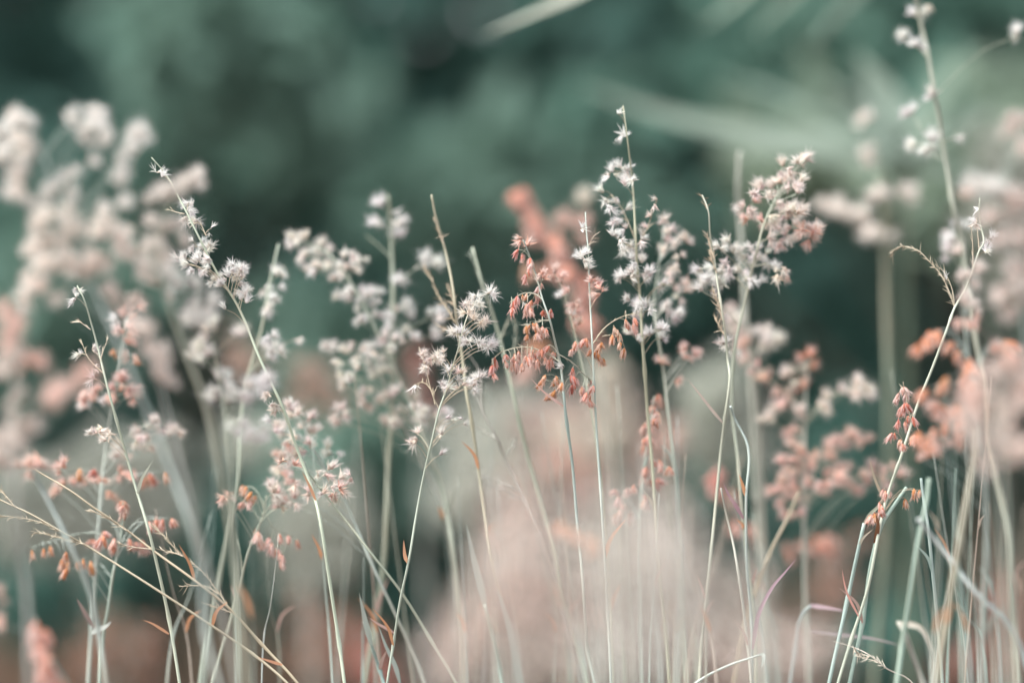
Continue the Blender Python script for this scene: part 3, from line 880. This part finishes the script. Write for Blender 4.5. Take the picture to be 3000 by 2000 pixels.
stem('orange budding stem slightly blurred at lower left, spray of drooping buds', 10,
     '291,2000 301,1863 316,1787 332,1674 352,1588 358,1530 360,1470', 2.3, GLAUC,
     [('bud', SALMON, 1.05, 4, 2, '357,1465 366,1480 270,1578 306,1557 300,1570 339,1578 378,1578 393,1588 418,1578 434,1526 454,1511 474,1516 500,1516'),
      ('bud', ORANGE, 1.0, 4, 1, '92,1608 128,1603 148,1598 189,1613 179,1634 240,1634 199,1664 195,1640 265,1659 262,1640 225,1640')],
     leaves=[((.7, .72, .66), 3, '270,1853 290,1842 310,1834 327,1818'), ((.4, .3, .26), 2.5, '278,1840 255,1805 238,1775 224,1751')],
     twigs=['352,1588 280,1560 200,1570 120,1595 90,1605', '325,1690 312,1670 298,1655'])
stem('glaucous stem out of focus ending in a small pink head at far left', -22, '311,2000 286,1838 255,1710 204,1593 153,1490 110,1410 92,1375', 2.6, GLAUC,
     [('half', PINK, .95, 7, 2, '70,1370 95,1365 130,1350 115,1360 80,1385')], group=GF, top=.6)
stem('salmon drooping bud sprig slightly blurred in the lower left quarter', 9, '622,2000 684,1787 709,1685 730,1608 770,1506 780,1450', 2.1, OLIVE,
     [('half', PINK, .9, 4, 2, '658,1450 650,1460 668,1445'), ('bud', ORANGE, .9, 3, 1, '714,1424 725,1422 735,1440 750,1450 755,1545'),
      ('bud', PINK, .95, 4, 2, '719,1470 735,1462 755,1557 758,1575 796,1588 811,1603 827,1634 822,1620 790,1575'), ('bud', SALMON, .8, 2, 1, '816,1562 842,1567 867,1578'), ('fluff', BLUSH, .95, 6, 2, '786,1419 816,1486 827,1455 862,1419 857,1470 800,1440')],
     twigs=['709,1685 700,1600 690,1560', '775,1500 800,1545 830,1560 867,1575'])
stem('long sharp straw stem lying diagonally, lower one of the crossing pair', -1,
     '842,2000 740,1914 622,1833 474,1736 337,1649 245,1593 189,1562 92,1506 0,1463 -80,1420', 1.5, STRAW, name='bare_grass_stem',
     twigs=['245,1593 210,1585 160,1570 90,1555', '189,1562 120,1530 60,1516 -20,1508', '42,1482 20,1455 0,1432'], top=.4)
stem('long sharp straw stem lying diagonally, upper one of the crossing pair', -1,
     '872,2000 765,1884 673,1782 571,1700 444,1608 378,1557 281,1491 204,1435 117,1384 60,1350', 1.6, STRAW, name='bare_grass_stem',
     leaves=[(ORANGE, 1.6, '827,1946 805,1940 780,1932 755,1924')],
     twigs=['673,1782 633,1725 590,1670 531,1623 480,1570 444,1537', '535,1628 505,1617 470,1610', '640,1738 600,1716 525,1717', '678,1793 640,1780 605,1768', '370,1553 320,1520 260,1490', '444,1608 380,1600 350,1590'], top=.4)
stem('bare tan-topped stem of the middle, nearly sharp', 8,
     '1524,2000 1494,1838 1458,1710 1438,1623 1422,1516 1402,1373 1376,1200 1368,1163 1353,1036 1340,959 1333,893 1322,816 1302,724 1276,633 1264,571', 2.1, (0.47, 0.46, 0.33), name='bare_grass_stem',
     twigs=['1333,944 1310,905 1287,872 1265,820 1241,781', '1340,985 1318,968 1292,959', '1335,905 1320,860 1310,835', '1300,715 1285,680 1272,640'], tipcolor=(0.45, 0.36, 0.26), top=.6,
     leaves=[(TEAL, 4.0, '1560,2150 1524,2000 1494,1838 1470,1760 1456,1716')])
stem('sharp small white panicle with starry tufts on a thin stem, middle', 0,
     '1134,2000 1152,1889 1172,1761 1198,1639 1218,1516 1239,1404 1264,1297 1287,1199 1312,1128 1325,1077 1343,1020 1363,944 1389,888 1414,872', 1.5, (0.46, 0.52, 0.42),
     [('star', WHITE, .9, 4, 2, '1394,867 1435,857 1404,888'), ('star', BLUSH, .9, 5, 2, '1363,893 1368,918 1384,939 1409,939 1424,944'),
      ('star', WHITE, .95, 6, 2, '1338,969 1358,980 1353,1000 1399,1005 1424,1010 1440,1015 1375,1000'), ('star', BLUSH, .88, 6, 2, '1241,1046 1266,1046 1297,1041 1256,1077 1277,1061 1285,1050'),
      ('star', WHITE, .88, 5, 2, '1322,1082 1343,1112 1389,1112 1404,1107 1292,1128 1307,1138 1380,1130'), ('half', BLUSH, .85, 4, 2, '1353,1133 1348,1092 1389,1133'), ('husk', WHITE, 1.2, 1, 2, '1215,1128'),
      ('half', BLUSH, .95, 4, 2, '1218,1266 1213,1297 1223,1287'), ('half', WHITE, .95, 3, 1, '1295,1271 1290,1280 1320,1231 1305,1225 1351,1225 1361,1241 1287,1333')],
     leaves=[(ORANGE, 1.9, '1195,1649 1187,1630 1184,1605 1183,1580')], twigs=['1287,1199 1265,1150 1250,1090 1228,1015', '1275,1185 1262,1140 1240,1120 1218,1125'], tipcolor=STRAW)
stem('bare olive stem slightly blurred between the starry panicle and red buds', 15,
     '1720,2000 1700,1914 1647,1751 1627,1634 1596,1516 1555,1368 1514,1200 1500,1138 1465,995 1440,908 1414,832 1384,724', 2.6, OLIVE, name='bare_grass_stem',
     twigs=['1465,995 1480,960 1505,900', '1440,908 1420,860 1400,800 1378,740', '1500,1138 1490,1080 1510,990 1505,930'], top=.5)
stem('thin grey stripped stem leaning left, below the starry panicle', 13,
     '1720,2100 1650,1800 1601,1623 1565,1532 1524,1440 1479,1343 1458,1287 1412,1200 1404,1087 1368,1031', 1.8, GREY, name='bare_grass_stem',
     twigs=['1458,1287 1430,1270 1400,1250', '1479,1343 1500,1310 1510,1285', '1524,1440 1470,1415 1405,1390', '1412,1200 1390,1150 1370,1110', '1545,1480 1490,1440 1440,1425'])
stem('sharp red budding stem, its drooping red sprays the brightest of the middle', 0,
     '1742,2000 1721,1904 1716,1838 1706,1685 1691,1532 1676,1353 1656,1204 1651,1153 1641,1061 1628,1010 1610,934 1590,878 1569,801 1549,745 1534,704', 1.9, TEAL,
     [('half', PINK, .95, 4, 2, '1534,704 1539,724'), ('bud', RED, .8, 3, 2, '1518,732 1529,745 1554,755 1549,786 1539,801'), ('half', PINK, .95, 4, 2, '1585,801 1590,816'), ('bud', PINK, .85, 4, 2, '1580,832 1558,770'),
      ('bud', RED, .85, 3, 2, '1518,867 1503,883 1498,898 1580,862 1590,908 1613,905'), ('bud', ORANGE, .7, 2, 1, '1544,858 1530,862 1565,860'), ('husk', WHITE, 1.0, 2, 1, '1535,882'), ('bud', SALMON, .85, 4, 2, '1546,885 1539,900 1554,900 1560,880'),
      ('bud', ORANGE, .85, 4, 2, '1569,946 1554,950 1544,955 1544,980'), ('bud', SALMON, .85, 4, 2, '1590,955 1600,959 1574,972 1582,965'),
      ('bud', RED, .85, 3, 2, '1452,1046 1442,1066 1447,1088'), ('bud', SALMON, .85, 4, 2, '1478,1041 1482,1055 1508,1036 1498,1051 1513,1056 1518,1030'), ('bud', SALMON, .85, 5, 2, '1544,1041 1529,1066 1564,1031 1554,1046 1585,1020 1605,1010 1595,1041 1615,1051 1625,1031 1575,1050'),
      ('bud', ORANGE, .85, 4, 2, '1600,1097 1595,1112 1631,1102 1636,1112 1646,1122 1628,1143 1615,1153'), ('half', WHITE, .8, 3, 1, '1650,1080 1655,1072'), ('bud', RED, .85, 4, 2, '1677,1077 1677,1102 1687,1102 1677,1122'),
      ('bud', SALMON, .85, 5, 2, '1728,1117 1712,1133 1738,1128 1717,1150 1728,1148 1722,1168 1707,1137')],
     leaves=[(PINK, 1.5, '1656,1193 1625,1172 1590,1145 1554,1107')],
     twigs=['1590,878 1570,862 1544,858 1518,866 1500,885', '1612,940 1600,938 1575,942 1545,955', '1641,1061 1610,1040 1554,1018 1503,1020 1457,1040 1442,1066', '1632,1035 1677,1061 1707,1092 1728,1112'], tipcolor=OLIVE, node=True)
stem('sharp thin stem with white tip tufts and orange side buds, right of the red sprays', 1,
     '1790,2000 1780,1787 1772,1634 1762,1481 1755,1379 1745,1214 1740,1112 1735,1010 1730,908 1725,806 1723,730 1718,679 1715,622', 1.6, GLAUC,
     [('husk', WHITE, 1.3, 3, 2, '1702,668'), ('fluff', WHITE, .9, 5, 2, '1702,750 1712,745 1707,765 1717,786'), ('half', PINK, .95, 5, 2, '1748,832 1758,847 1738,827 1763,857'),
      ('bud', SALMON, .85, 4, 2, '1707,995 1687,1003 1677,1018 1717,990'), ('bud', ORANGE, .85, 4, 2, '1733,1028 1753,1008 1748,1034 1763,1048 1758,1000'), ('bud', ORANGE, .85, 4, 2, '1799,957 1809,967 1794,980 1819,1002 1830,1018'), ('bud', SALMON, .85, 4, 2, '1835,934 1860,930 1855,945')],
     twigs=['1735,1010 1773,959 1809,934 1840,922 1865,920', '1765,985 1785,982 1805,985', '1725,720 1735,700 1745,685'], tipcolor=STRAW)
stem('faint blush tufts on a thin stem between the two bud stems', 10, '1800,2100 1790,1800 1770,1500 1740,1250 1700,1050 1650,860 1620,790', 1.5, OLIVE,
     [('fluff', PINK, .85, 7, 2, '1626,801 1641,827 1661,852 1687,903 1690,923 1692,950 1685,890'), ('fluff', WHITE, .8, 5, 1, '1664,857 1650,870 1660,915')])
stem('tallest white sparse seed stem of the middle, top half bare-tipped', 6,
     '1961,2000 1951,1863 1933,1685 1920,1506 1910,1353 1897,1200 1886,1050 1881,990 1876,878 1868,801 1863,709 1859,633 1853,536 1845,464 1835,383 1825,311', 2.1, (0.47, 0.48, 0.36),
     [('husk', WHITE, 1.2, 3, 2, '1812,334 1830,400 1826,392'), ('half', WHITE, .92, 4, 2, '1782,515 1797,505 1820,492 1835,500 1835,520 1858,525 1833,546'), ('half', WHITE, .92, 4, 2, '1766,561 1779,582 1784,607 1805,579 1828,617 1797,653 1817,643 1830,668 1794,689 1815,704 1833,719 1853,724 1879,704'),
      ('fluff', WHITE, .92, 6, 2, '1868,740 1858,765 1876,765 1815,811 1835,811 1853,806 1899,811 1880,800 1845,815'), ('fluff', WHITE, .95, 8, 2, '1848,883 1879,898 1899,908 1863,913 1848,980 1873,990 1894,980 1919,964 1935,985 1940,964 1930,837 1940,832 1885,890 1905,975 1870,900'), ('half', BLUSH, .85, 3, 1, '1924,585 1918,600 1907,633 1896,668 1890,690')],
     twigs=['1863,709 1840,650 1815,600 1790,570', '1868,720 1895,670 1910,630 1924,589', '1853,536 1835,510 1800,500', '1866,730 1835,715 1795,685'], tipcolor=(0.42, 0.37, 0.28))
stem('blush seed head slightly blurred, tucked right behind the tallest white stem', 14,
     '2012,2000 1997,1736 1987,1481 1977,1379 1956,1200 1947,1112 1932,1010 1924,964 1915,900 1930,780 1945,660', 2.0, GLAUC,
     [('dense', BLUSH, .9, 6, 2, '1945,648 1970,666 1950,694 1976,714 2009,709 1945,745 1996,750 1981,776 1945,801 1970,837 2001,852 2021,837 2047,827 1986,872'), ('fluff', WHITE, .9, 5, 2, '1981,918 1976,939 1955,903 1945,890'), ('dense', PINK, .9, 6, 2, '2037,1020 2016,1026 1937,1066 1978,1112 2013,1056 2034,1040')])
stem('stripped tan stem tip left of the rosy seed head, nearly sharp', 4,
     '2048,2000 2053,1914 2068,1761 2084,1608 2099,1455 2114,1302 2127,1200 2138,1100 2132,1055 2128,1005 2116,913 2103,837 2093,760 2080,684 2075,617 2057,571', 1.9, (0.45, 0.49, 0.38), name='bare_grass_stem',
     leaves=[((.62, .5, .45), 1.6, '2117,1238 2085,1200 2050,1155 2013,1108')],
     twigs=['2075,617 2068,600 2057,573', '2116,913 2100,880 2090,850', '2125,985 2105,950 2095,930', '2093,760 2080,720 2072,685', '2100,800 2085,760 2078,735', '2120,945 2105,900 2098,870'], tipcolor=(0.42, 0.34, 0.25))
stem('rosy seed head nearly sharp, densest one right of middle, leaning right', 9,
     '2215,2000 2211,1863 2181,1557 2170,1455 2160,1328 2145,1200 2154,1015 2174,918 2190,852 2205,781 2220,724 2236,663 2280,570 2320,510 2358,469', 2.2, OLIVE,
     [('fluff', BLUSH, .95, 6, 2, '2358,469 2338,480 2312,495 2287,495 2276,536 2302,536 2261,551 2343,536 2333,571 2343,607 2322,555'), ('fluff', BLUSH, .95, 7, 2, '2205,566 2231,561 2261,576 2282,592 2312,617 2180,602 2195,617 2256,633 2282,628 2300,628 2328,622'), ('fluff', PINK, .95, 6, 2, '2210,633 2190,643 2236,643 2300,640 2205,600'),
      ('fluff', BLUSH, .95, 7, 2, '2363,653 2384,673 2322,663 2287,673 2307,689 2282,709 2322,709 2251,699'), ('fluff', PINK, .95, 6, 2, '2368,699 2348,689 2375,685 2350,670'),
      ('fluff', WHITE, .92, 6, 2, '2108,730 2129,709 2144,740 2164,740 2195,730 2220,735 2246,745 2190,755 2215,765 2251,776 2271,791'), ('fluff', WHITE, .92, 7, 2, '2052,786 2088,786 2123,776 2144,791 2078,816 2057,852 2108,821 2120,835 2174,796 2190,816 2215,827 2095,845'), ('half', BLUSH, .92, 6, 2, '2302,786 2287,816 2307,806 2276,800'), ('half', WHITE, .9, 5, 2, '2118,1010 2149,1015 2132,1013')],
     twigs=['2236,663 2215,640 2200,620', '2225,710 2270,690 2320,670', '2190,852 2150,810 2110,800', '2205,781 2250,775 2290,795'])
stem('salmon budding stem slightly blurred, upright spray low right of middle', 12,
     '1880,2000 1876,1850 1874,1710 1874,1506 1885,1380 1900,1260 1918,1160', 1.8, GLAUC,
     [('bud', SALMON, .95, 5, 3, '1927,1158 1916,1184 1927,1204 1921,1228 1891,1240 1886,1281 1890,1240 1900,1276 1890,1302 1905,1343 1931,1348 1956,1368 1890,1368 1885,1404 1859,1419 1905,1404 1925,1404'), ('bud', PINK, .95, 5, 3, '1803,1435 1818,1455 1818,1496 1849,1501 1890,1450 1890,1465 1840,1430 1825,1475 1805,1510')])
stem('tall olive stem rising out of the top of the picture at right', 22,
     '2985,2050 2977,1920 2962,1728 2958,1585 2929,1441 2900,1322 2882,1113 2855,979 2829,788 2811,680 2796,625 2778,513 2762,424 2751,344 2733,250 2715,143 2697,67 2684,0 2665,-90', 3.2, OLIVE,
     [('dense', WHITE, .95, 3, 2, '2679,47 2650,116 2688,138 2722,290 2671,333 2677,417 2720,432 2733,415 2983,103'), ('half', WHITE, .9, 2, 1, '2729,20 2813,397 2640,-40'), ('dense', WHITE, .9, 4, 2, '2773,679 2784,709 2768,745 2813,670 2800,700')],
     twigs=['2755,460 2700,380 2671,333', '2760,470 2715,440 2677,417', '2751,420 2790,405 2813,397'], top=.6)
stem('sharp straw stem with a curled stripped branch hooking left', 0,
     '2455,2000 2494,1872 2541,1728 2575,1556 2589,1489 2608,1427 2637,1346 2652,1300 2690,1180 2730,1082 2775,962 2797,901 2829,846 2851,788 2869,734 2882,707 2873,658 2869,609 2871,580', 1.9, (0.52, 0.56, 0.46),
     [('fluff', WHITE, .9, 4, 2, '2860,651 2904,703 2882,738'), ('husk', WHITE, 1.0, 2, 1, '2771,814 2866,610'), ('bud', PINK, .9, 3, 2, '2646,1132 2634,1150 2654,1150'), ('bud', RED, .9, 4, 2, '2654,1182 2641,1190 2659,1217 2672,1221 2632,1230 2565,1499 2575,1490'),
      ('bud', SALMON, .95, 5, 2, '2650,1236 2619,1266 2686,1275 2641,1296 2637,1286 2589,1430 2604,1434 2584,1472 2551,1508'), ('bud', ORANGE, .95, 3, 2, '2680,1430 2694,1434 2651,1457 2560,1505')],
     leaves=[(STRAW, 1.4, '2592,1468 2570,1420 2556,1380 2546,1336'), ((.25, .12, .07), 2.4, '2562,1590 2570,1555 2572,1530 2566,1505')],
     twigs=['2797,901 2779,850 2757,805 2730,774 2695,738 2668,725 2637,723 2619,734 2612,752', '2797,901 2790,850 2768,800 2740,775', '2851,788 2850,720 2845,660', '2869,734 2865,690 2860,640', '2670,1235 2660,1190 2652,1150 2640,1130'], tipcolor=(0.42, 0.36, 0.27))
stem('glaucous sharp stem with a broken top, left of the curled stem', 0, '2429,2000 2484,1752 2510,1630 2532,1532', 2.4, TEAL, top=.9, name='bare_grass_stem',
     leaves=[(OLIVE, 2.0, '2532,1530 2550,1505 2575,1480 2590,1455')])
stem('glaucous sharp stem kinked to the right, beside the curled stem', 1, '2489,2000 2527,1824 2551,1657 2584,1537 2623,1475 2656,1427', 2.5, TEAL, top=.8, name='bare_grass_stem',
     leaves=[(SALMON, 1.3, '2522,1815 2500,1775 2484,1743 2472,1700 2467,1666')])
stem('stripped pale panicle lying low at the bottom right', -2, '2720,2080 2666,1992 2599,1958 2551,1920 2503,1896 2441,1877', 1.0, (0.66, 0.6, 0.5), name='bare_grass_stem',
     twigs=['2503,1896 2512,1912 2520,1922', '2551,1920 2530,1925 2500,1905', '2599,1958 2575,1940 2560,1932'], node=False, top=.35)
stem('straight sharp teal stem, farthest right of the sharp ones', 1, '2761,2000 2747,1824 2733,1681 2718,1537 2704,1451 2698,1400', 2.2, TEAL, top=.7, name='bare_grass_stem')
stem('teal stem out of focus leaning right, before the straight teal one', -18, '2628,2000 2642,1896 2661,1776 2690,1585 2714,1465 2722,1400', 2.7, (0.36, 0.44, 0.38), top=.8, name='bare_grass_stem', group=GF)
stem('pale folded leaf out of focus at the bottom right', -14, '2720,2060 2704,2000 2668,1900 2650,1850 2632,1822', 3.0, GREY, top=.9, name='bare_grass_stem', group=GF,
     leaves=[((.5, .48, .41), 3.0, '2636,1824 2665,1828 2694,1838 2723,1886 2742,1968')])
stem('pale stem out of focus sloping down to the right corner', -20, '3040,2100 3000,1920 2962,1838 2852,1728 2781,1633 2733,1575 2690,1520', 3.0, GLAUC, top=.7, name='bare_grass_stem', group=GF)
stem('tan stem out of focus leaning right at the lower right', -28, '2740,2020 2771,1824 2795,1681 2819,1537 2852,1346 2860,1250', 3.2, (0.46, 0.43, 0.33), top=.8, name='bare_grass_stem', group=GF)
stem('stem sharp with a pink blade, kinked, right of middle', 3, '2203,2000 2201,1812 2188,1659 2186,1455 2191,1307 2152,1225 2140,1190', 1.8, GLAUC, top=.7, name='bare_grass_stem',
     leaves=[((.55, .36, .38), 2.2, '2178,1518 2155,1480 2135,1450 2119,1414'), ((.52, .36, .42), 2.2, '2205,1900 2211,1858 2221,1802 2262,1720 2300,1675 2334,1634')])
stem('sharp tan stem with a swollen joint, right of middle', 2, '2201,2000 2191,1889 2175,1761 2160,1659 2145,1578 2130,1516 2112,1430', 1.9, (0.47, 0.48, 0.40), top=.5, name='bare_grass_stem')
stem('tan stem slightly blurred leaning right beneath the pink seed head', 16, '2150,2000 2185,1820 2211,1736 2260,1610 2313,1506 2340,1440', 2.4, (0.5, 0.42, 0.32), top=.7, name='bare_grass_stem')
stem('pale bent leaf crossing the bottom right of middle, nearly sharp', -2, '1990,2050 2038,2000 2130,1950 2227,1917', 1.9, GLAUC, top=.6, name='bare_grass_stem', node=False,
     leaves=[(GLAUC, 2.0, '2225,1917 2236,1917 2236,1935 2230,1960')])
stem('mauve blade out of focus pointing right at the lower right', 14, '2300,2100 2330,1900 2350,1800 2375,1774', 2.2, GLAUC, top=.8, name='bare_grass_stem',
     leaves=[((.5, .38, .4), 2.4, '2372,1772 2400,1776 2440,1782 2480,1790'), ((.5, .45, .45), 1.8, '2372,1850 2480,1860 2560,1870 2640,1890')])
stem('green blade pair with orange tips, low left of middle', 6, '1135,2040 1112,1960 1088,1890 1066,1820', 2.2, TEAL, top=.8, name='bare_grass_stem',
     leaves=[(GLAUC, 3.0, '1088,1890 1076,1840 1064,1790 1052,1735'), ((.7, .5, .42), 1.6, '1158,1855 1130,1838 1105,1825 1078,1806'), (GLAUC, 2.4, '1172,2000 1158,1950 1130,1890 1108,1830')])
stem('teal pointed blade beside the bare tan-topped stem at the bottom', 9, '1475,2040 1465,1960 1440,1850 1420,1770', 2.8, TEAL, top=.8, name='bare_grass_stem',
     leaves=[(GLAUC, 4.0, '1425,1790 1405,1700 1385,1620 1365,1530')])

# crowd of pale stems at the foot of the picture, middle and right
random.seed(31)
CROWD = 'pale stems crowding the foot of the picture'
crowd_labels = set()
for i in range(78):
    x = random.choice((random.uniform(1500, 2280), random.uniform(1600, 2150), random.uniform(2720, 3010), random.uniform(420, 1250), random.uniform(1300, 2300)))
    b = random.choice((random.uniform(10, 40), random.uniform(16, 55), -random.uniform(10, 34), random.uniform(4, 22)))
    h = random.uniform(1080, 1640)
    lean = random.gauss(-35, 70)
    c = random.choice((GLAUC, GLAUC, (0.53, 0.57, 0.50), TEAL, OLIVE, (0.5, 0.42, 0.34)))
    tone = {GLAUC: 'pale', TEAL: 'teal', OLIVE: 'olive'}.get(c, 'tan')
    way = 'leaning left' if lean < -45 else ('upright' if lean < 15 else 'leaning right')
    near = 'before' if b < 0 else 'behind'
    spot = next((t for lim, t in ((640, 'the thin straw stem at left'), (900, 'the sharp left-hand stem'), (1250, 'the starry small panicle'), (1480, 'the bare tan-topped stem'), (1690, 'the red budding stem'), (1820, 'the white-tipped thin stem'), (1960, 'the tallest white stem'), (2120, 'the stripped tan tip'), (2300, 'the rosy seed head')) if x < lim),
                'the sloping stem at the right edge')
    for _ in range(6):
        size = 'tall' if h < 1240 else ('long' if h < 1360 else ('short' if h > 1520 else 'mid-length'))
        lab = '%s bare %s stem, %s, low down %s %s' % (size, tone, way, near, spot)
        if lab not in crowd_labels:
            break
        h = 1120 + (h - 1120 + 130) % 500
    crowd_labels.add(lab)
    stem(lab, b,
         '%d,2020 %d,1850 %d,%d %d,%d' % (x, x + lean * .18, x + lean * .5, (2000 + h) / 2, x + lean, h), random.uniform(1.0, 1.9), c, top=.1,
         name='bare_grass_stem', group=CROWD)
